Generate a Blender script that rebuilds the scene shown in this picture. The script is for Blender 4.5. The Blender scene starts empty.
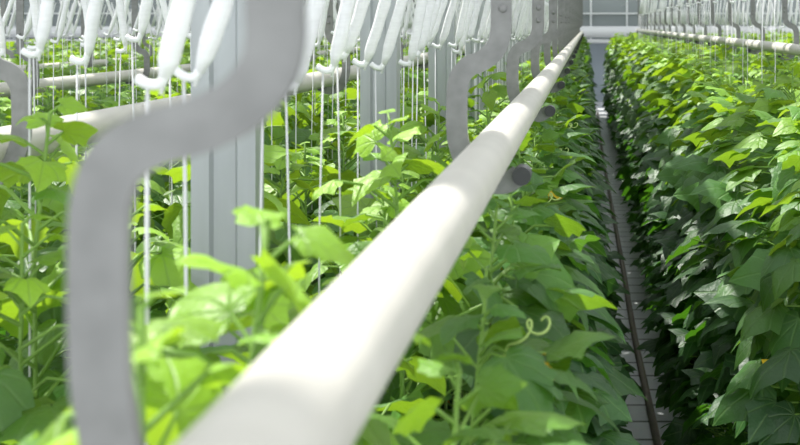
import bpy, math, random
import numpy as np
from mathutils import Vector, Matrix

scene = bpy.context.scene
COL = scene.collection
PI = math.pi
EYE = 1.6            # height of the photographer's lens above the floor
FPX = 1200.0         # focal length for an 800 px wide frame
VPX, VPY = 588.0, 24.0

def px(x, y, z):
    """pixel of a world point (rows run along +Y, camera at the origin of x/y)"""
    return VPX + x * FPX / y, VPY + (EYE - z) * FPX / y

# ------------------------------------------------------------------ materials
def new_mat(name):
    m = bpy.data.materials.new(name); m.use_nodes = True
    nt = m.node_tree; nt.nodes.clear()
    return m, nt, nt.nodes, nt.links

def simple(name, col, rough=0.5, metal=0.0, noise=0.0, scale=20.0, bump=0.0, spec=0.5, stretch=(1, 1, 1)):
    m, nt, N, L = new_mat(name)
    out = N.new('ShaderNodeOutputMaterial'); b = N.new('ShaderNodeBsdfPrincipled')
    b.inputs['Base Color'].default_value = (*col, 1); b.inputs['Roughness'].default_value = rough
    b.inputs['Metallic'].default_value = metal; b.inputs['Specular IOR Level'].default_value = spec
    L.new(b.outputs[0], out.inputs[0])
    if noise or bump:
        tc = N.new('ShaderNodeTexCoord'); mp = N.new('ShaderNodeMapping'); mp.inputs['Scale'].default_value = stretch
        nz = N.new('ShaderNodeTexNoise'); nz.inputs['Scale'].default_value = scale; nz.inputs['Detail'].default_value = 5
        L.new(tc.outputs['Object'], mp.inputs[0]); L.new(mp.outputs[0], nz.inputs['Vector'])
        r = N.new('ShaderNodeValToRGB')
        r.color_ramp.elements[0].position = 0.3; r.color_ramp.elements[1].position = 0.7
        r.color_ramp.elements[0].color = (*[max(0, c * (1 - noise)) for c in col], 1)
        r.color_ramp.elements[1].color = (*[min(1, c * (1 + noise)) for c in col], 1)
        L.new(nz.outputs['Fac'], r.inputs[0]); L.new(r.outputs[0], b.inputs['Base Color'])
        if bump:
            bp = N.new('ShaderNodeBump'); bp.inputs['Strength'].default_value = bump; bp.inputs['Distance'].default_value = 0.004
            L.new(nz.outputs['Fac'], bp.inputs['Height']); L.new(bp.outputs[0], b.inputs['Normal'])
    return m

M_PIPE = simple('white_painted_steel', (0.62, 0.595, 0.535), 0.38, 0, 0.07, 5, 0.0, stretch=(.3, 3, .3))
M_ZINC = simple('galvanised_steel', (0.235, 0.238, 0.232), 0.55, 0.15, 0.14, 60, 0.03)
M_DARK = simple('shaded_steel_bolt', (0.055, 0.057, 0.06), 0.5, 0.1, 0.1, 40)  # shade under the pipe put into the bolt's near-black colour
M_POST = simple('galvanised_sheet', (0.42, 0.445, 0.455), 0.45, 0.3, 0.12, 25, 0.02, stretch=(1, 1, .12))
M_TWINE = simple('white_twine', (0.86, 0.87, 0.88), 0.6, 0, 0.05, 300, 0.25, stretch=(.15, .15, 1))
M_STRING = simple('white_string', (0.72, 0.73, 0.74), 0.6)
M_WIRE = simple('winder_wire', (0.62, 0.64, 0.66), 0.4, 0.5)
M_CABLE = simple('steel_cable', (0.42, 0.44, 0.46), 0.45, 0.5)
M_HOSE = simple('brown_hose', (0.17, 0.14, 0.11), 0.5, 0, 0.2, 15)
M_STEM = simple('green_stem', (0.20, 0.36, 0.06), 0.5, 0, 0.2, 12)
M_TENDRIL = simple('pale_tendril', (0.42, 0.58, 0.16), 0.5)
M_PETAL = simple('yellow_petal', (0.85, 0.60, 0.03), 0.5)
M_FRAME = simple('white_aluminium', (0.78, 0.80, 0.80), 0.4)
M_PANEL = simple('blue_grey_panel', (0.36, 0.41, 0.47), 0.5, 0, 0.06, 2)
M_PANE = simple('hazy_greenhouse_glass', (0.30, 0.335, 0.34), 0.25, 0, 0.12, 0.5)
M_DUCT = simple('white_duct', (0.80, 0.81, 0.83), 0.45)
M_SHADOW_STRIP = simple('white_shadow_strip', (0.72, 0.73, 0.72), 0.8)  # for the added overhead strips that cast shadow bands

def paving():
    m, nt, N, L = new_mat('concrete_paving')
    out = N.new('ShaderNodeOutputMaterial'); b = N.new('ShaderNodeBsdfPrincipled')
    tc = N.new('ShaderNodeTexCoord')
    br = N.new('ShaderNodeTexBrick'); br.offset = 0.0
    br.inputs['Scale'].default_value = 1.0
    br.inputs['Brick Width'].default_value = 0.5; br.inputs['Row Height'].default_value = 0.21
    br.inputs['Mortar Size'].default_value = 0.011
    br.inputs['Color1'].default_value = (0.66, 0.67, 0.69, 1); br.inputs['Color2'].default_value = (0.54, 0.55, 0.57, 1)
    br.inputs['Mortar'].default_value = (0.06, 0.06, 0.06, 1)
    nz = N.new('ShaderNodeTexNoise'); nz.inputs['Scale'].default_value = 25; nz.inputs['Detail'].default_value = 6
    mx = N.new('ShaderNodeMix'); mx.data_type = 'RGBA'; mx.blend_type = 'MULTIPLY'; mx.inputs['Factor'].default_value = 0.5
    L.new(tc.outputs['Object'], br.inputs['Vector']); L.new(tc.outputs['Object'], nz.inputs['Vector'])
    L.new(br.outputs['Color'], mx.inputs['A']); L.new(nz.outputs['Color'], mx.inputs['B'])
    gm = N.new('ShaderNodeMix'); gm.data_type = 'RGBA'; gm.inputs['Factor'].default_value = 0.75
    L.new(mx.outputs['Result'], gm.inputs['A']); L.new(br.outputs['Color'], gm.inputs['B'])
    L.new(gm.outputs['Result'], b.inputs['Base Color'])
    b.inputs['Roughness'].default_value = 0.32
    bp = N.new('ShaderNodeBump'); bp.inputs['Strength'].default_value = 0.3; bp.inputs['Distance'].default_value = 0.01
    L.new(nz.outputs['Fac'], bp.inputs['Height']); L.new(bp.outputs[0], b.inputs['Normal'])
    L.new(b.outputs[0], out.inputs[0])
    return m
M_PAVE = paving()

def leaf_material():
    m, nt, N, L = new_mat('cucumber_leaf')
    out = N.new('ShaderNodeOutputMaterial')
    at = N.new('ShaderNodeAttribute'); at.attribute_name = 'tint'
    sp = N.new('ShaderNodeSeparateColor'); L.new(at.outputs['Color'], sp.inputs[0])
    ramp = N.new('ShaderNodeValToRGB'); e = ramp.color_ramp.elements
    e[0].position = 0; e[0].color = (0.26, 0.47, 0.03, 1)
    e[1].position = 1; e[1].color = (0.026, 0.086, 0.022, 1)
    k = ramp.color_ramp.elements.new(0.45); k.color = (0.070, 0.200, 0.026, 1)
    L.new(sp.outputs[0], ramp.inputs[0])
    # leaf veins from the flattened leaf coordinates
    uv = N.new('ShaderNodeUVMap'); uv.uv_map = 'UVMap'
    sx = N.new('ShaderNodeSeparateXYZ'); L.new(uv.outputs[0], sx.inputs[0])
    ab = N.new('ShaderNodeMath'); ab.operation = 'ABSOLUTE'; L.new(sx.outputs[0], ab.inputs[0])
    an = N.new('ShaderNodeMath'); an.operation = 'ARCTAN2'; L.new(ab.outputs[0], an.inputs[0]); L.new(sx.outputs[1], an.inputs[1])
    pp = N.new('ShaderNodeMath'); pp.operation = 'PINGPONG'; L.new(an.outputs[0], pp.inputs[0]); pp.inputs[1].default_value = 0.30
    ln = N.new('ShaderNodeVectorMath'); ln.operation = 'LENGTH'; L.new(uv.outputs[0], ln.inputs[0])
    ml = N.new('ShaderNodeMath'); ml.operation = 'MULTIPLY'; L.new(pp.outputs[0], ml.inputs[0]); L.new(ln.outputs['Value'], ml.inputs[1])
    mr = N.new('ShaderNodeMapRange'); L.new(ml.outputs[0], mr.inputs[0])
    mr.inputs[1].default_value = 0.0; mr.inputs[2].default_value = 0.03; mr.inputs[3].default_value = 0.55; mr.inputs[4].default_value = 0.0
    mx = N.new('ShaderNodeMix'); mx.data_type = 'RGBA'
    L.new(mr.outputs[0], mx.inputs['Factor']); L.new(ramp.outputs[0], mx.inputs['A'])
    mx.inputs['B'].default_value = (0.14, 0.27, 0.07, 1)
    # leaf-to-leaf variation
    vr = N.new('ShaderNodeMapRange'); L.new(sp.outputs[1], vr.inputs[0]); vr.inputs[3].default_value = 0.62; vr.inputs[4].default_value = 1.38
    sc = N.new('ShaderNodeVectorMath'); sc.operation = 'SCALE'; L.new(mx.outputs['Result'], sc.inputs[0]); L.new(vr.outputs[0], sc.inputs['Scale'])
    nz = N.new('ShaderNodeTexNoise'); nz.inputs['Scale'].default_value = 9; nz.inputs['Detail'].default_value = 3
    L.new(uv.outputs[0], nz.inputs['Vector'])
    hs = N.new('ShaderNodeMath'); hs.operation = 'SUBTRACT'; L.new(nz.outputs['Fac'], hs.inputs[0]); L.new(mr.outputs[0], hs.inputs[1])
    bp = N.new('ShaderNodeBump'); bp.inputs['Strength'].default_value = 0.4; bp.inputs['Distance'].default_value = 0.006
    L.new(hs.outputs[0], bp.inputs['Height'])
    b = N.new('ShaderNodeBsdfPrincipled')
    b.inputs['Roughness'].default_value = 0.48; b.inputs['Specular IOR Level'].default_value = 0.65
    L.new(sc.outputs[0], b.inputs['Base Color']); L.new(bp.outputs[0], b.inputs['Normal'])
    t = N.new('ShaderNodeBsdfTranslucent')
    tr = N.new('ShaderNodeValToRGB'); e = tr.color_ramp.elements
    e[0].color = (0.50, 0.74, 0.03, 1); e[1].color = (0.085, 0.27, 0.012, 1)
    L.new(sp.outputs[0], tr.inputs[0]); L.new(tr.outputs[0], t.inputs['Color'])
    ms = N.new('ShaderNodeMixShader'); ms.inputs[0].default_value = 0.34
    L.new(b.outputs[0], ms.inputs[1]); L.new(t.outputs[0], ms.inputs[2]); L.new(ms.outputs[0], out.inputs[0])
    return m
M_LEAF = leaf_material()

# ------------------------------------------------------------------ mesh builder
class MB:
    def __init__(self):
        self.v, self.f, self.s = [], [], []
    def add(self, verts, faces, smooth=True):
        o = len(self.v); self.v += [tuple(p) for p in verts]
        self.f += [tuple(i + o for i in f) for f in faces]; self.s += [smooth] * len(faces)
    def box(self, c, d):
        cx, cy, cz = c; a, b, e = d[0] / 2, d[1] / 2, d[2] / 2
        v = [(cx + sx * a, cy + sy * b, cz + sz * e) for sx in (-1, 1) for sy in (-1, 1) for sz in (-1, 1)]
        self.add(v, [(0, 1, 3, 2), (4, 6, 7, 5), (0, 4, 5, 1), (2, 3, 7, 6), (0, 2, 6, 4), (1, 5, 7, 3)], False)
    def tube(self, pts, r, n=8, cap=True):
        pts = [Vector(p) for p in pts]; rs = r if isinstance(r, (list, tuple)) else [r] * len(pts)
        t0 = (pts[1] - pts[0]).normalized()
        up = Vector((0, 0, 1)) if abs(t0.z) < 0.9 else Vector((1, 0, 0))
        u = t0.cross(up).normalized(); ring = []
        for i, p in enumerate(pts):
            t = (pts[min(i + 1, len(pts) - 1)] - pts[max(i - 1, 0)]).normalized()
            u = (u - t * u.dot(t)).normalized(); w = t.cross(u)
            ring += [p + (u * math.cos(2 * PI * k / n) + w * math.sin(2 * PI * k / n)) * rs[i] for k in range(n)]
        fs = []
        for i in range(len(pts) - 1):
            for k in range(n):
                a, b = i * n + k, i * n + (k + 1) % n
                fs.append((a, b, b + n, a + n))
        if cap:
            fs.append(tuple(range(n - 1, -1, -1))); m = (len(pts) - 1) * n
            fs.append(tuple(range(m, m + n)))
        self.add(ring, fs)
    def mesh(self, name, mat):
        me = bpy.data.meshes.new(name); me.from_pydata(self.v, [], self.f)
        me.polygons.foreach_set('use_smooth', self.s); me.materials.append(mat); me.update()
        return me
    def build(self, name, mat, parent=None):
        return link(name, self.mesh(name, mat), parent)

def link(name, data, parent=None):
    o = bpy.data.objects.new(name, data); COL.objects.link(o)
    if parent: o.parent = parent
    return o
def tag(o, label=None, cat=None, group=None, kind=None):
    for k, v in (('label', label), ('category', cat), ('group', group), ('kind', kind)):
        if v: o[k] = v
    return o
def copy_tree(o, parent=None):
    c = o.copy(); COL.objects.link(c); c.parent = parent
    for ch in o.children: copy_tree(ch, c)
    return c
def smooth_sharp(o, deg=35):
    me = o.data
    me.set_sharp_from_angle(angle=math.radians(deg))

ORD = ['first', 'second', 'third', 'fourth', 'fifth', 'sixth', 'seventh', 'eighth', 'ninth', 'tenth', 'eleventh', 'twelfth']

def catmull(pts, n=8):
    P = [Vector(p) for p in pts]; P = [P[0] * 2 - P[1]] + P + [P[-1] * 2 - P[-2]]; out = []
    for i in range(1, len(P) - 2):
        for k in range(n):
            t = k / n; a, b, c, d = P[i - 1], P[i], P[i + 1], P[i + 2]
            out.append(0.5 * ((2 * b) + (c - a) * t + (2 * a - 5 * b + 4 * c - d) * t * t + (3 * b - a - 3 * c + d) * t ** 3))
    out.append(P[-2]); return out

# ------------------------------------------------------------------ the setting
fl = MB(); fl.box((0, 12, -0.05), (34, 30, 0.1)); tag(fl.build('floor', M_PAVE), kind='structure')
def wall_glazed(name, x0, x1, y, z0, z1, axis):
    """long glazed greenhouse wall: low panel, panes, bars"""
    w = bpy.data.objects.new(name, None); COL.objects.link(w); tag(w, kind='structure')
    def bx(mb, u0, u1, d, zz0, zz1, off=0):
        if axis == 'x': mb.box(((u0 + u1) / 2, y + off, (zz0 + zz1) / 2), (u1 - u0, d, zz1 - zz0))
        else: mb.box((y + off, (u0 + u1) / 2, (zz0 + zz1) / 2), (d, u1 - u0, zz1 - zz0))
    p = MB(); bx(p, x0, x1, 0.08, z0, 1.2); p.build('lower_panel', M_PANEL, w)
    g = MB(); bx(g, x0, x1, 0.012, 1.2, z1); g.build('glazing', M_PANE, w)
    f = MB()
    u = x0 + 0.16
    while u < x1:
        bx(f, u - 0.02, u + 0.02, 0.07, 1.2, z1, -0.02 if axis == 'x' else 0); u += 0.75
    for zz in (1.22, 1.82, 2.6, 3.4, z1 - .03): bx(f, x0, x1, 0.06, zz - 0.018, zz + 0.018, -0.02 if axis == 'x' else 0)
    f.build('glazing_bars', M_FRAME, w)
    return w
wall_glazed('wall_back', -16.6, 16.6, 25.0, 0, 4.6, 'x')
wall_glazed('wall_left', -2.8, 25.0, -16.7, 0, 4.6, 'y')
wall_glazed('wall_right', -2.8, 25.0, 16.7, 0, 4.6, 'y')
# overhead structure: gutters along the rows and cross girders the brackets hang from
for gx in (-12.0, -4.0, 4.0, 12.0):
    g = MB(); g.box((gx, 11, 4.65), (0.24, 28, 0.14)); tag(g.build('ceiling_gutter', M_FRAME), kind='structure')

# white header ducts running across the end of the rows
for zz, r, lab in ((1.44, 0.115, 'thick white duct crossing the far end of the aisle, upper of two'),
                   (1.245, 0.045, 'thin white pipe crossing the far end just under the thick duct')):
    d = MB(); d.tube([(-14, 24.6, zz), (14, 24.6, zz)], r, 20)
    o = d.build('header_duct', M_DUCT)
    for k in range(8):
        lg = MB(); xx = -13.1 + 3.5 * k; lg.box((xx, 24.6, (zz - r * .9) / 2), (0.05, 0.05, zz - r * .9)); lg.build('leg', M_POST, o)
    tag(o, lab, 'duct', 'white ducts across the far end')
    smooth_sharp(o)

# ------------------------------------------------------------------ heating pipes
Y_END = 22.4
PIPE_R = 0.0255
SHADOW_Y0, SHADOW_W = 0.31, 0.46
def bracket_mesh(mirror, width, prof=None):
    """flat steel strap seen face on: drops from above, jogs sideways and curls under the pipe (pipe axis at 0,0)"""
    s = -1 if mirror else 1
    pts = prof or [(.0095, .62), (.0095, .25), (.009, .181), (.0085, .1447), (.0025, .123), (-.0133, .108), (-.0315, .0999), (-.0424, .0841),
                   (-.0448, .0599), (-.0448, .0235), (-.041, .0017), (-.030, -.024), (-.010, -.038), (.012, -.041), (.030, -.032)]
    c = catmull([(p[0], p[1], 0) for p in pts], 8)
    T = 0.006; w = width / 2; v = []; f = []
    for i, p in enumerate(c):
        t = (c[min(i + 1, len(c) - 1)] - c[max(i - 1, 0)]).normalized(); nn = Vector((-t.y, t.x, 0))
        for e, d in ((-w, -T / 2), (w, -T / 2), (w, T / 2), (-w, T / 2)):
            q = p + nn * e
            v.append((s * q.x, d, q.y))
    n = len(c)
    for i in range(n - 1):
        for k in range(4):
            a, b = i * 4 + k, i * 4 + (k + 1) % 4
            f.append((a, b, b + 4, a + 4) if not mirror else (a, a + 4, b + 4, b))
    f.append((0, 1, 2, 3)); m = (n - 1) * 4; f.append((m + 3, m + 2, m + 1, m))
    mb = MB(); mb.add(v, f, True); return mb, s

def rivet_mesh(x, z, r=0.0055):
    mb = MB(); n = 14; v = []; f = []
    prof = [(1.0, 0.0), (0.95, 0.5), (0.7, 0.85), (0.35, 0.98)]
    for a, d in prof:
        v += [(x + r * a * math.cos(2 * PI * k / n), -0.003 - d * 0.0035, z + r * a * math.sin(2 * PI * k / n)) for k in range(n)]
    for i in range(len(prof) - 1):
        for k in range(n):
            f.append((i * n + k, i * n + (k + 1) % n, (i + 1) * n + (k + 1) % n, (i + 1) * n + k))
    f.append(tuple(range(3 * n, 4 * n))); mb.add(v, f); return mb

def make_bracket(mirror, width, rivets, prof=None):
    mb, s = bracket_mesh(mirror, width, prof)
    root = mb.build('hanger_bracket', M_ZINC)
    smooth_sharp(root, 40)
    for (x, z) in rivets:
        rivet_mesh(s * x, z).build('rivet', M_ZINC, root)
    b = MB(); b.tube([(s * 0.034, -0.014, -0.031), (s * 0.034, 0.018, -0.031)], 0.0115, 16)
    o = b.build('bolt', M_DARK, root); smooth_sharp(o); tag(o, 'dark bolt head at the end of the hook')
    return root

PIPES = [  # x, depth of axis below the eye, mirrored bracket, phase of the brackets, label, wording for brackets
    (-0.114, 0.152, False, 1.455, 'long white heating pipe running from the camera beside the aisle', 'long white pipe beside the aisle', 18),
    (-0.800, 0.166, True, 1.60, 'white heating pipe low in the leaves behind the first post row', 'white pipe behind the post row', 9),
    (-2.000, 0.225, True, 2.10, 'white heating pipe over the second bed back on the left', 'white pipe over the second left bed', 5),
    (-3.300, 0.265, True, 2.50, 'white heating pipe farthest back among the left beds', 'farthest white pipe on the left', 3),
    (0.920, 0.114, True, 1.26, 'white heating pipe running behind the strings right of the aisle', 'white pipe right of the aisle', 10),
]
SP = 1.073
for pi, (x, h, mir, ph, lab, where, nlab) in enumerate(PIPES):
    mb = MB(); yy = [0.02 + 0.0 * k for k in range(1)]
    ys = [-0.25] + [0.5 * k for k in range(1, int(Y_END / .5))] + [Y_END]
    mb.tube([(x, y, EYE - h) for y in ys], PIPE_R, 32)
    p = tag(mb.build('heating_pipe', M_PIPE), lab, 'pipe', 'white heating pipes'); smooth_sharp(p)
    for k in (2, 8, 14, 20):
        y = k * 1.05 + 0.45
        if y < Y_END and pi != 0:
            w = MB(); w.tube([(x, y, EYE - h), (x, y + 0.035, EYE - h)], PIPE_R + 0.0018, 28); smooth_sharp(w.build('pipe_joint', M_PIPE, p))
    proto = make_bracket(mir, 0.0255, [(0.010, 0.170), (0.010, 0.192)]) if pi else None
    i = 0; y = ph
    if pi == 0:
        near = make_bracket(False, 0.0185, [(0.012, 0.26)],
               [(.0136, .62), (.0136, .25), (.0136, .165), (.0140, .147), (.0108, .1356), (.0020, .126), (-.0105, .1196), (-.0265, .1148), (-.0368, .1080),
                (-.0413, .0975), (-.0428, .0827), (-.0426, .046), (-.0405, .0270), (-.0362, .007), (-.025, -.019), (-.003, -.036), (.020, -.037), (.034, -.028)])
        near.location = (x, 0.385, EYE - h)
        tag(near, 'large blurred grey strap bracket hooked under the pipe nearest the camera', 'bracket', 'pipe brackets on the ' + where)
        second = make_bracket(False, 0.0255, [(0.011, 0.171)]); second.location = (x, ph, EYE - h)
        tag(second, 'grey bracket with one rivet, second along the long white pipe', 'bracket', 'pipe brackets on the ' + where)
        proto = make_bracket(False, 0.0255, [(0.010, 0.160), (0.010, 0.186)])
        y = ph + SP; i = 2
    first = True
    while y < Y_END - 0.3:
        u, v_ = px(x, y, EYE - h)
        if -60 < u < 860:
            o = proto if first else copy_tree(proto); first = False
            o.location = (x, y, EYE - h)
            if i < min(nlab, 8): l = 'grey steel strap bracket, %s along the %s' % (ORD[i], where)
            else: l = 'small distant grey bracket far along the ' + where
            tag(o, l, 'bracket', 'pipe brackets on the ' + where); i += 1
        y += SP

# cross girders that the brackets hang from
y = ph0 = 0.385; n = 0
while y < Y_END:
    g = MB(); g.box((-3.0, y, EYE + 0.49), (14, 0.045, 0.06)); tag(g.build('ceiling_crossbar', M_POST), kind='structure')
    y += SP

for (x, *_r) in PIPES:
    g = MB(); g.box((x, 11, EYE + 0.445), (0.04, 22.9, 0.03)); tag(g.build('ceiling_rail', M_POST), kind='structure')
# unseen white strips added overhead to cast shadow bands across the pipe
y = SHADOW_Y0
while y < 26:
    g = MB(); g.box((-2, y, 3.9), (30, SHADOW_W, 0.05)); tag(g.build('ceiling_shadow_strip', M_SHADOW_STRIP), kind='structure')
    y += 0.98

# ------------------------------------------------------------------ galvanised posts between plants
def make_post():
    w, d, lip, t = 0.078, 0.05, 0.016, 0.003
    out = [(-w/2 + lip, d/2), (-w/2, d/2), (-w/2, -d/2), (-w*.22, -d/2), (-w*.17, -d/2 + .007), (w*.17, -d/2 + .007), (w*.22, -d/2), (w/2, -d/2), (w/2, d/2), (w/2 - lip, d/2)]
    P = [Vector((a, b)) for a, b in out]; inn = []
    for i, p in enumerate(P):
        tt = (P[min(i + 1, len(P) - 1)] - P[max(i - 1, 0)]).normalized(); inn.append(p + Vector((-tt.y, tt.x)) * t)
    loop = P + inn[::-1]; m = len(loop)
    v = [(q.x, q.y, z) for z in (0, EYE + 0.46) for q in loop]
    f = [(i, (i + 1) % m, (i + 1) % m + m, i + m) for i in range(m)]
    k = len(P)
    for base in (0, m):
        for i in range(k - 1): f.append((base + i, base + i + 1, base + m - 2 - i, base + m - 1 - i))
    mb = MB(); mb.add(v, f, False)
    root = mb.build('support_post', M_POST)
    pl = MB(); pl.box((0, 0, 0.004), (0.14, 0.12, 0.008)); pl.build('base_plate', M_POST, root)
    return root
post = make_post(); i = 0
for y in [1.50 + 1.1 * k for k in range(18)]:
    o = post if i == 0 else copy_tree(post); o.location = (-0.45, y, 0)
    o.rotation_euler.z = 0.06 if i == 0 else 0
    if i < 7: l = 'galvanised grey channel post behind strings, %s along the left row' % ORD[i]
    else: l = 'distant grey channel post far along the left row'
    tag(o, l, 'post', 'galvanised posts in the left bed'); i += 1

# ------------------------------------------------------------------ cucumber leaves and plants
HALF = np.array([(0, 0.0), (0.10, -0.11), (0.26, -0.15), (0.40, -0.07), (0.50, 0.10), (0.44, 0.24), (0.53, 0.40), (0.40, 0.52), (0.26, 0.68), (0.14, 0.86), (0, 1.0)])
SPN = np.array([0, .03, .08, .16, .26, .37, .48, .60, .73, .88, 1.0])
def leaf_template(hi):
    idx = list(range(11)) if hi else [0, 2, 4, 5, 6, 8, 10]
    fr = [0, .5, 1] if hi else [0, 1]
    H = HALF[idx]; S = SPN[idx]; V = []; cols = []
    seq = [(-1, t) for t in fr[::-1] if t > 0] + [(1, t) for t in fr]
    for sgn, t in seq:
        for k in range(len(idx)):
            V.append((sgn * H[k, 0] * t, S[k] + (H[k, 1] - S[k]) * t))
    V = np.array(V); n = len(idx); F = []
    for c in range(len(seq) - 1):
        for k in range(n - 1): F.append((c * n + k, (c + 1) * n + k, (c + 1) * n + k + 1, c * n + k + 1))
    return V, np.array(F)
T_HI, T_LO = leaf_template(True), leaf_template(False)

class Leaves:
    def __init__(self): self.v, self.f, self.uv, self.t, self.n = [], [], [], [], 0
    def add(self, tmpl, pos, az, pitch, roll, size, age_shade, rng):
        V, F = tmpl; x, y = V[:, 0], V[:, 1]
        fold = rng.uniform(.05, .30); droop = rng.uniform(.25, .75); edge = rng.uniform(.45, 1.1); ph = rng.uniform(0, 6.28)
        z = fold * np.abs(x) - droop * np.clip(y, 0, 1) ** 2 * .8 - edge * x * x + 0.035 * np.sin(9 * y + ph) * np.abs(x) * 2 + .03 * np.sin(11 * x + 7 * y + ph)
        twist = rng.uniform(-.25, .25); z = z + twist * x * y
        P = np.stack([x * rng.uniform(.9, 1.08), y, z], 1) * size
        ca, sa, cp, sp = math.cos(az), math.sin(az), math.cos(pitch), math.sin(pitch)
        Y = np.array((ca * cp, sa * cp, sp)); Z = np.array((-ca * sp, -sa * sp, cp)); X = np.cross(Y, Z)
        cr, sr = math.cos(roll), math.sin(roll)
        X2 = X * cr + Z * sr; Z2 = -X * sr + Z * cr
        W = P[:, :1] * X2 + P[:, 1:2] * Y + P[:, 2:] * Z2 + np.array(pos)
        self.v.append(W); self.f.append(F + self.n); self.uv.append(V); self.n += len(V)
        self.t.append(np.tile((age_shade, rng.random(), 0, 1), (len(V), 1)))
    def arrays(self):
        return np.concatenate(self.v), np.concatenate(self.f), np.concatenate(self.uv), np.concatenate(self.t)

def leaf_mesh(name, V, F, UV, T):
    me = bpy.data.meshes.new(name)
    me.vertices.add(len(V)); me.vertices.foreach_set('co', V.astype(np.float32).ravel())
    me.loops.add(F.size); me.loops.foreach_set('vertex_index', F.astype(np.int32).ravel())
    me.polygons.add(len(F)); me.polygons.foreach_set('loop_start', np.arange(0, F.size, 4, dtype=np.int32))
    me.polygons.foreach_set('use_smooth', np.ones(len(F), bool))
    uv = me.uv_layers.new(name='UVMap'); uv.data.foreach_set('uv', UV[F.ravel()].astype(np.float32).ravel())
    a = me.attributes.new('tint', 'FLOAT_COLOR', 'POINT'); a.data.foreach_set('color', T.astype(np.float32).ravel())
    me.materials.append(M_LEAF); me.update(calc_edges=True); me.validate()
    return me

def grow(kind, top, seed, hi, zmin=0.12):
    """one cucumber plant with its stem foot at the origin. kind: 'east' / 'west' lean their leaves to the aisle, 'bed' spreads all round"""
    rng = random.Random(seed); L = Leaves(); st = MB(); tm = T_HI if hi else T_LO
    nseg = 9; wob = rng.uniform(0, 6)
    sp = [Vector((0.012 * math.sin(k * 1.3 + wob), 0.016 * math.cos(k * 1.1 + wob), top * k / nseg)) for k in range(nseg + 1)]
    st.tube(sp, [0.0048 - 0.0028 * k / nseg for k in range(nseg + 1)], 6 if hi else 4)
    def at(z):
        q = max(0, min(nseg - 1e-4, z / top * nseg)); a = int(q); return sp[a].lerp(sp[a + 1], q - a)
    face = {'east': -0.55, 'west': PI + 0.45, 'bed': None, 'shoot': None}[kind]
    n = {'east': 125, 'west': 175, 'bed': 92, 'shoot': 20}[kind]
    if not hi: n = int(n * .55)
    z0 = 1.08 if kind == 'shoot' else zmin
    spots = []
    for k in range(n):
        q = (k + rng.uniform(-.4, .4)) / n
        z = z0 + (top - 0.06 - z0) * max(0, min(1, q)) ** (0.85 if face is not None else .8)
        depth = top - z
        if face is not None:
            az = face + rng.gauss(0, 0.75)
        else: az = k * 2.4 + rng.uniform(-.4, .4)
        mature = min(1.0, 0.32 + depth * 2.2)
        if kind == 'east': reach = (0.060 + 0.085 * min(1, depth / 0.8)) * rng.uniform(.25, 1.1) + (.03 if depth > .7 else 0)
        if kind == 'east' and not hi: reach *= .72
        if kind == 'west': reach = (0.06 + 0.125 * min(1, depth / .35)) * rng.uniform(.3, 1.2) + (.03 if depth > .7 else 0)
        if kind == 'west' and not hi: reach *= .8
        if kind in ('bed', 'shoot'): reach = (0.05 + 0.07 * min(1, depth / .3)) * rng.uniform(.6, 1.3)
        size = (0.042 + 0.050 * mature) * rng.uniform(.7, 1.25) * ((1.1 if kind == 'west' else 1.25) if not hi else 1)
        if kind in ('bed', 'east'): size *= (1.02 if kind == 'bed' else .9)
        if kind == 'shoot': size *= .62
        pitch = rng.gauss(-0.20 if kind == 'east' else -0.22, .25) if face is not None else rng.gauss(-0.35, .35)
        if depth < 0.12: pitch += .35
        s = at(z); d = Vector((math.cos(az), math.sin(az), 0))
        b = s + d * reach + Vector((0, 0, reach * rng.uniform(.15, .6)))
        age_shade = min(1, max(0, depth * (1.1 if kind == 'shoot' else 1.7) + (0.46 if kind == 'east' else 0.06) + rng.uniform(-.2, .24)))  # leaf age, plus extra dark tone on 'east' for its shaded aisle side
        L.add(tm, b, az + rng.gauss(0, .25), pitch, rng.gauss(0, .35), size, age_shade, rng)
        mid = s.lerp(b, .5) + Vector((0, 0, .012))
        if hi: st.tube([s, mid, b], [0.0026, 0.0021, 0.0016], 5, False)
        elif kind == 'bed': st.tube([s, b], [0.0035, 0.0025], 3, False)
        spots.append((s, b))
    # growing tip: small upright bright leaves
    for k in range(8 if hi else 5):
        az = k * 2.4 + rng.uniform(0, 1); z = top - 0.085 + 0.012 * k
        s = at(z); d = Vector((math.cos(az), math.sin(az), 0)); r = rng.uniform(.015, .045) * (1.1 - k / 9)
        b = s + d * r + Vector((0, 0, r * .8))
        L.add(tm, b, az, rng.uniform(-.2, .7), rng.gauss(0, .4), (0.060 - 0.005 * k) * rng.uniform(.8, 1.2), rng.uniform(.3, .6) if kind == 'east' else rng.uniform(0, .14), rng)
        if hi: st.tube([s, b], [0.002, 0.0014], 4, False)
    return L.arrays(), st, spots, rng

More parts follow.
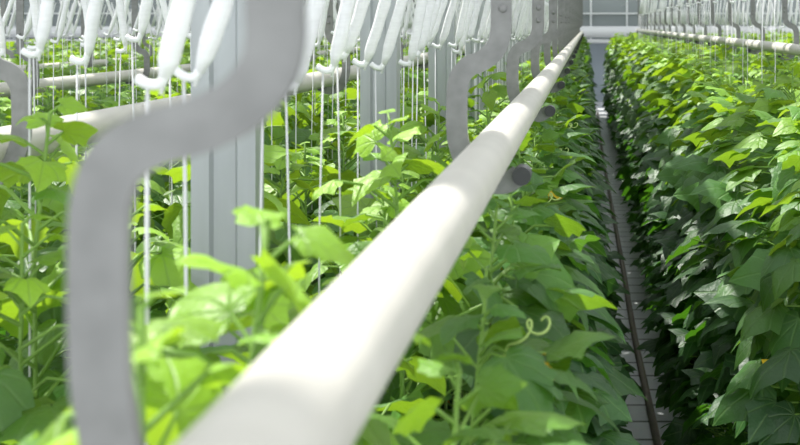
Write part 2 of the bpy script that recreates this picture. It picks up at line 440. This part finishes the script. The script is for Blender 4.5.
def plant_proto(kind, top, seed, hi, flowers=0, tendrils=0):
    arr, st, spots, rng = grow(kind, top, seed, hi)
    d = {'foliage': leaf_mesh('foliage', *arr), 'stem': st.mesh('stem', M_STEM), 'arr': arr, 'extra': []}
    for k in range(flowers):
        s, b = spots[rng.randrange(len(spots) // 3, len(spots) - 3)]
        c = s + (b - s) * 0.9 + Vector((0.0, -0.012, 0.005)); mb = MB()
        for q in range(5):
            a = q * 2 * PI / 5; r = 0.021
            e1, e2 = Vector((math.cos(a), -.35, math.sin(a))), Vector((-math.sin(a), 0, math.cos(a)))
            mb.add([c, c + e1 * r * .55 + e2 * r * .38, c + e1 * r * 1.1, c + e1 * r * .55 - e2 * r * .38, c + e1 * r * .6 + Vector((0, .006, 0))],
                   [(0, 1, 4), (1, 2, 4), (2, 3, 4), (3, 0, 4)])
        sk = MB(); sk.tube([s, s.lerp(c, .5) + Vector((0, 0, .008)), c], 0.0018, 5)
        d['extra'].append(('flower', mb.mesh('flower', M_PETAL), ('flower_stalk', sk.mesh('flower_stalk', M_STEM))))
    for k in range(tendrils):
        s, b = spots[rng.randrange(len(spots) // 2, len(spots) - 2)]
        dr = (b - s).normalized(); pts = []
        for q in range(56):
            t = q / 55; a = t * t * 15; rr = 0.008 * t
            pts.append(s + dr * (.01 + .07 * t) + Vector((rr * math.cos(a), rr * math.sin(a), .05 * math.sin(t * 2.2) + rr * math.sin(a))))
        mb = MB(); mb.tube(pts, 0.0013, 5)
        d['extra'].append(('tendril', mb.mesh('tendril', M_TENDRIL), None))
    return d

PROTO = {}
for kind, tops in (('east', (1.36, 1.40, 1.34, 1.39, 1.37)), ('west', (1.42, 1.46, 1.39, 1.44, 1.40)), ('bed', (1.40, 1.44, 1.37, 1.42, 1.46, 1.39)), ('shoot', (1.48, 1.46, 1.50))):
    for hi in (True, False):
        PROTO[kind, hi] = [plant_proto(kind, t, hash_seed + 17 * i + (500 if hi else 0), hi, flowers=(1 if i in (0, 2, 3) else 0) if hi else 0, tendrils=(1 if i % 2 == 0 else 0) if hi else 0)
                           for i, t in enumerate(tops) for hash_seed in ({'east': 11, 'west': 1201, 'bed': 2407, 'shoot': 3301}[kind],)]

# rows: name, x, first y, last y, spacing, kind, target height jitter, wording
R = random.Random(5)
LINES = [
    ('a', -0.100, 0.55, 21.0, 0.27, 'east', 0.0, 'in the leafy row between white pipe and aisle'),
    ('r1', 0.515, 1.15, 21.0, 0.27, 'west', 0.0, 'in the leafy wall right of the aisle'),
    ('r2', 0.78, 2.3, 21.0, 0.30, 'bed', 0.02, 'in the row just before the right white pipe'),
    ('b', -0.27, 1.0, 21.0, 0.30, 'bed', -0.04, 'close behind the long white pipe'),
    ('c', -0.58, 1.25, 21.0, 0.30, 'bed', 0.0, 'in the row behind the grey posts'),
    ('d', -0.98, 1.8, 21.0, 0.32, 'bed', 0.0, 'in the first row beyond the second white pipe'),
    ('e', -1.28, 2.4, 21.0, 0.32, 'bed', 0.0, 'in the second row beyond the second white pipe'),
    ('f', -1.68, 3.1, 21.0, 0.34, 'bed', 0.0, 'in a left bed well behind the second white pipe'),
    ('g', -2.2, 4.0, 21.0, 0.36, 'bed', 0.0, 'in a left bed well behind the second white pipe'),
    ('r3', 1.08, 4.2, 21.0, 0.32, 'bed', 0.06, 'in the row behind the right white pipe'),
    ('r4', 1.42, 5.8, 21.0, 0.34, 'bed', 0.06, 'in a bed beyond the right white pipe'),
]
for k in range(10): LINES.append(('fl%d' % k, -2.65 - 0.5 * k, 4.9 + .9 * k, 21.0, 0.40, 'bed', 0.0, 'in the far left beds'))
for k in range(6): LINES.append(('fr%d' % k, 1.8 + 0.45 * k, 7.5 + 1.9 * k, 21.0, 0.40, 'bed', 0.06, 'in the far right beds'))

cand = []
for name, x, y0, y1, sp, kind, dz, where in LINES:
    y = y0; i = 0
    while y < y1:
        jx, jy = R.uniform(-.02, .02), R.uniform(-.05, .05)
        u, v_ = px(x, y, 1.45)
        if -90 * max(1, 2 / y) < u < 800 + 100 * max(1, 2 / y):
            imp = (1 / y) * {'a': 1.5, 'r1': 1.5, 'b': 1.2, 'c': 1.1}.get(name, 0.75)
            cand.append((imp, name, x + jx, y + jy, kind, dz + R.uniform(-.03, .03), where, R.randrange(1000)))
        y += sp
cand.sort(key=lambda c: -c[0])
chosen = cand[:285]; rest = cand[285:]
chosen.sort(key=lambda c: (c[1], c[3]))
SHOOTS = [(-0.200, 0.72, 'blurred bright young shoot rising behind the pipe in front of the first post'),
          (-0.226, 0.60, 'blurred yellow green shoot rising just right of the big strap bracket'),
          (-0.610, 1.36, 'tall young shoot reaching up in front of the second white pipe'),
          (-0.245, 1.52, 'bright young shoot rising beside the second grey post'),
          (-0.255, 2.10, 'light green shoot standing tall left of the second pipe bracket'),
          (-0.265, 3.00, 'small bright shoot seen between the second and third pipe brackets'),
          (0.640, 3.95, 'tall light shoot at the right edge among the strings'),
          (0.690, 5.30, 'tall light shoot among the strings below the right pipe')]
for k, (x, y, l) in enumerate(SHOOTS):
    P = PROTO['shoot', True][k % 3]
    root = bpy.data.objects.new('cucumber_plant', None); COL.objects.link(root); root.location = (x, y, 0); root.rotation_euler.z = 1.1 * k
    root.empty_display_size = .05
    link('foliage', P['foliage'], root); link('stem', P['stem'], root)
    tag(root, l, 'plant', 'tall cucumber shoots')
cnt = {}
for imp, name, x, y, kind, dz, where, sd in chosen:
    hi = y < 5.0
    P = PROTO[kind, hi][sd % len(PROTO[kind, hi])]
    root = bpy.data.objects.new('cucumber_plant', None); COL.objects.link(root)
    root.empty_display_size = .05
    if name == 'r1' and y > 9: x += 0.004 * (y - 9)
    root.location = (x, y, 0); s = 1.0 + dz / 1.4; root.scale = (1, 1, s)
    if kind == 'bed': root.rotation_euler.z = sd * 0.7
    link('foliage', P['foliage'], root); stm = link('stem', P['stem'], root)
    for nm, me, sub in P['extra']:
        e_ = link(nm, me, stm if nm == 'tendril' else root)
        if sub: link(sub[0], sub[1], e_)
    i = cnt.get(name, 0); cnt[name] = i + 1
    if name in ('f', 'g'): l = 'green cucumber plant ' + where
    elif i < 12: l = 'green cucumber plant %s, %s from the front' % (where, ORD[i])
    else: l = 'distant cucumber plant ' + where
    tag(root, l, 'plant', 'cucumber plants ' + where)
# the beds far off hold many hundreds more plants
RV, RF, RU, RT = [], [], [], []; off = 0
for imp, name, x, y, kind, dz, where, sd in rest:
    V, F, U, T = PROTO[kind, False][sd % len(PROTO[kind, False])]['arr']
    a = sd * .7 if kind == 'bed' else 0; ca, sa = math.cos(a), math.sin(a)
    W = np.stack([V[:, 0] * ca - V[:, 1] * sa + x, V[:, 0] * sa + V[:, 1] * ca + y, V[:, 2] * (1 + dz / 1.4)], 1)
    RV.append(W); RF.append(F + off); RU.append(U); RT.append(T); off += len(V)
o = link('cucumber_plants', leaf_mesh('distant_plants', np.concatenate(RV), np.concatenate(RF), np.concatenate(RU), np.concatenate(RT)))
tag(o, 'mass of small green cucumber plants filling the beds far from the camera', 'plants', kind='stuff')

# ------------------------------------------------------------------ twine winders (hooks) and strings
def make_winder(tilt, seed, thick=0.0088):
    """hook wound with white twine; origin at the support cable it hangs from"""
    rng = random.Random(seed)
    root_mb = MB(); Lw = 0.20; tx = math.sin(tilt); tz = math.cos(tilt)
    def P(t, side=0.0, dy=0.0): return Vector((-tx * t + tz * side, dy, -tz * t - tx * side))
    crook = [P(0.022, -.007), P(0.004, -.010), P(-0.008, -.003), P(-0.006, .007), P(0.010, .006), P(0.03, 0.0)]
    root_mb.tube(catmull(crook + [P(.12), P(Lw + .03)], 4), 0.0018, 6)
    lip = [P(Lw + 0.012), P(Lw + 0.022, -.003), P(Lw + 0.024, -.012), P(Lw + 0.021, -.021)]
    root_mb.tube(catmull(lip, 4), 0.0042, 8)
    tw = MB(); n = 15; pts, rs = [], []
    for k in range(n):
        t = 0.012 + (Lw + 0.004) * k / (n - 1)
        e = 0.55 if k == 0 else (0.5 if k == n - 1 else (0.9 if k in (1, n - 2) else 1.0))
        pts.append(P(t, rng.uniform(-.0006, .0006))); rs.append(thick * e * rng.uniform(.93, 1.07))
    tw.tube(pts, rs, 10)
    root = root_mb.build('twine_winder', M_TWINE); tw.build('wound_twine', M_TWINE, root)
    end = P(Lw + 0.024, -.012)
    return root, end
WL = [  # x, y0, spacing, tilt, cable height over the eye, where
    (-0.275, 0.90, 0.155, 0.27, 0.157, 'nearest the long white pipe'),
    (-0.61, 1.05, 0.17, 0.20, 0.186, 'behind the grey posts'),
    (-1.00, 1.95, 0.19, -0.20, 0.182, 'over the bed past the second white pipe'),
    (-1.40, 2.5, 0.20, 0.24, 0.175, 'over the far left beds'),
    (-1.85, 3.5, 0.22, 0.30, 0.16, 'over the far left beds'),
    (-2.40, 4.5, 0.24, -0.28, 0.16, 'over the far left beds'),
    (-3.00, 5.8, 0.27, 0.28, 0.17, 'over the far left beds'),
    (-3.70, 7.2, 0.30, -0.28, 0.17, 'over the far left beds'),
    (-4.50, 8.8, 0.34, 0.28, 0.18, 'over the far left beds'),
    (-5.40, 10.5, 0.38, 0.28, 0.18, 'over the far left beds'),
    (0.62, 2.9, 0.25, 0.10, 0.33, 'high over the row right of the aisle'),
    (1.06, 5.2, 0.24, 0.10, 0.215, 'beyond the right white pipe'),
    (1.35, 6.8, 0.30, 0.12, 0.21, 'over the far right beds'),
    (1.80, 9.2, 0.36, -0.10, 0.21, 'over the far right beds'),
    (2.40, 12.5, 0.34, 0.10, 0.18, 'over the far right beds'),
]
W_PROTO = {}
wc = []
for li, (x, y0, sp, tilt, ch, where) in enumerate(WL):
    cb = MB(); cb.tube([(x, -0.2, EYE + ch), (x, 8, EYE + ch), (x, 16, EYE + ch), (x, Y_END, EYE + ch)], 0.002, 6)
    lab = ['thin steel cable carrying the winders ' + where]
    o = tag(cb.build('support_cable', M_CABLE), lab[0], 'cable', 'support cables ' + where)
    y = y0; i = 0
    while y < (14.0 if li == 10 else 21.0):
        yj = y + R.uniform(-.02, .02)
        u, v_ = px(x, yj, EYE)
        if -60 < u < 860:
            wc.append((1 / yj * (1.6 if li in (0, 10) else 1.0), li, i, x, yj, tilt, ch, where, R.randrange(1000))); i += 1
        y += sp
wc.sort(key=lambda c: -c[0])
keep = wc[:285]; more = wc[285:]
def get_winder(tilt, k):
    key = (round(tilt, 2), k)
    th = 0.0088 if tilt == 0.27 else 0.0074
    if key not in W_PROTO:
        W_PROTO[key] = [*make_winder(tilt, k * 31 + 7, th), False]
    return W_PROTO[key]
smb = MB(); wmb = MB()
def string_pts(x, y, z0, z1, sd):
    rng = random.Random(sd); w = rng.uniform(-.006, .006)
    return [(x, y, z0), (x + w, y, z0 * .6 + z1 * .4), (x + w * .4, y + w, z1)]
keep.sort(key=lambda c: (c[1], c[4])); wcnt = {}
for imp, li, i, x, y, tilt, ch, where, sd in keep:
    e = get_winder(tilt, sd % 4); src, end, used = e
    if used: o = copy_tree(src)
    else: o = src; e[2] = True
    rz = 0.0
    o.location = (x, y, EYE + ch)
    o.rotation_euler.y = ((sd * 37) % 100 / 100 - .5) * .16; o.scale.z = 0.93 + .16 * ((sd * 53) % 100) / 100
    far_bed = where.startswith('over the far')
    j = wcnt.get(where, 0); wcnt[where] = j + 1
    nm = 'white twine winder hook '
    l = ('%s%s, %s from the front' % (nm, where, ORD[j])) if (j < 10 and not far_bed) else (nm + 'small in the distance ' + where)
    tag(o, l, 'hook', 'twine winders ' + where)
    zt = 0.98 if li < 10 else 1.15
    s = MB(); e2 = Matrix.Rotation(o.rotation_euler.y, 3, 'Y') @ Vector((end.x, end.y, end.z * o.scale.z))
    s.tube(string_pts(x + e2.x, y, EYE + ch + e2.z + .003, zt, sd), 0.0016 if y < 1.2 else 0.0013, 6)
    so = s.build('twine', M_STRING)
    l = ('white string under winders %s, %s from the front' % (where, ORD[j])) if (j < 10 and not far_bed) else ('distant white string under the winders ' + where)
    tag(so, l, 'string', 'vertical strings ' + where)
mm_f, mm_s = MB(), MB()
for imp, li, i, x, y, tilt, ch, where, sd in more:
    src, end, used = get_winder(tilt, sd % 4)
    mm_f.tube([(x, y, EYE + ch), (x - math.sin(tilt) * .22, y, EYE + ch - math.cos(tilt) * .22)], [0.004, 0.0085], 6)
    mm_s.tube([(x + end.x, y, EYE + ch + end.z), (x + end.x, y, 1.15)], 0.0024, 4)
for k, e in W_PROTO.items():
    if not e[2]:
        for c in list(e[0].children): bpy.data.objects.remove(c)
        bpy.data.objects.remove(e[0])
tag(mm_f.build('twine_winders', M_TWINE), 'countless small white twine winders far off over the beds', 'hooks', kind='stuff')
tag(mm_s.build('twines', M_STRING), 'countless thin white strings far off over the beds', 'strings', kind='stuff')

# ------------------------------------------------------------------ hose along the aisle
hs = MB()
pts = [(0.265, 3.2, 0.022), (0.262, 4.5, 0.022), (0.236, 6, 0.022), (0.225, 8, 0.022), (0.205, 10.5, 0.022), (0.18, 14, 0.022), (0.17, 18, 0.022), (0.17, 21.5, 0.022)]
hs.tube(catmull(pts, 6), 0.016, 10)
tag(hs.build('drip_hose', M_HOSE), 'brown hose lying along the narrow paved aisle', 'hose')

# ------------------------------------------------------------------ light
w = bpy.data.worlds.new('World'); scene.world = w; w.use_nodes = True
nt = w.node_tree; nt.nodes.clear()
bg = nt.nodes.new('ShaderNodeBackground'); ow = nt.nodes.new('ShaderNodeOutputWorld')
bg.inputs[0].default_value = (0.93, 0.97, 1.0, 1); bg.inputs[1].default_value = 1.15
nt.links.new(bg.outputs[0], ow.inputs[0])
sd = bpy.data.lights.new('sun', 'SUN'); sd.energy = 5.0; sd.angle = math.radians(0.9); sd.color = (1, 0.97, 0.91)
so = bpy.data.objects.new('sun', sd); COL.objects.link(so)
dirv = Vector((0.44, -0.45, -1.0)).normalized()      # light travels this way
so.location = (-3, 4, 9); so.rotation_euler = dirv.to_track_quat('-Z', 'Y').to_euler()

# ------------------------------------------------------------------ camera
cam = bpy.data.cameras.new('camera'); co = bpy.data.objects.new('camera', cam); COL.objects.link(co)
co.location = (0, 0, EYE); co.rotation_euler = (PI / 2, 0, 0)
cam.sensor_width = 36; cam.lens = FPX / 800 * 36
cam.shift_x = (400 - VPX) / 800; cam.shift_y = -(222.5 - VPY) / 800
cam.clip_start = 0.02; cam.clip_end = 100
cam.dof.use_dof = True; cam.dof.focus_distance = 2.7; cam.dof.aperture_fstop = 11.0
scene.camera = co
scene.view_settings.view_transform = 'Standard'; scene.view_settings.look = 'None'
scene.view_settings.gamma = 1; scene.view_settings.use_curve_mapping = False
scene.view_settings.exposure = 0.55
scene.cycles.max_bounces = 8
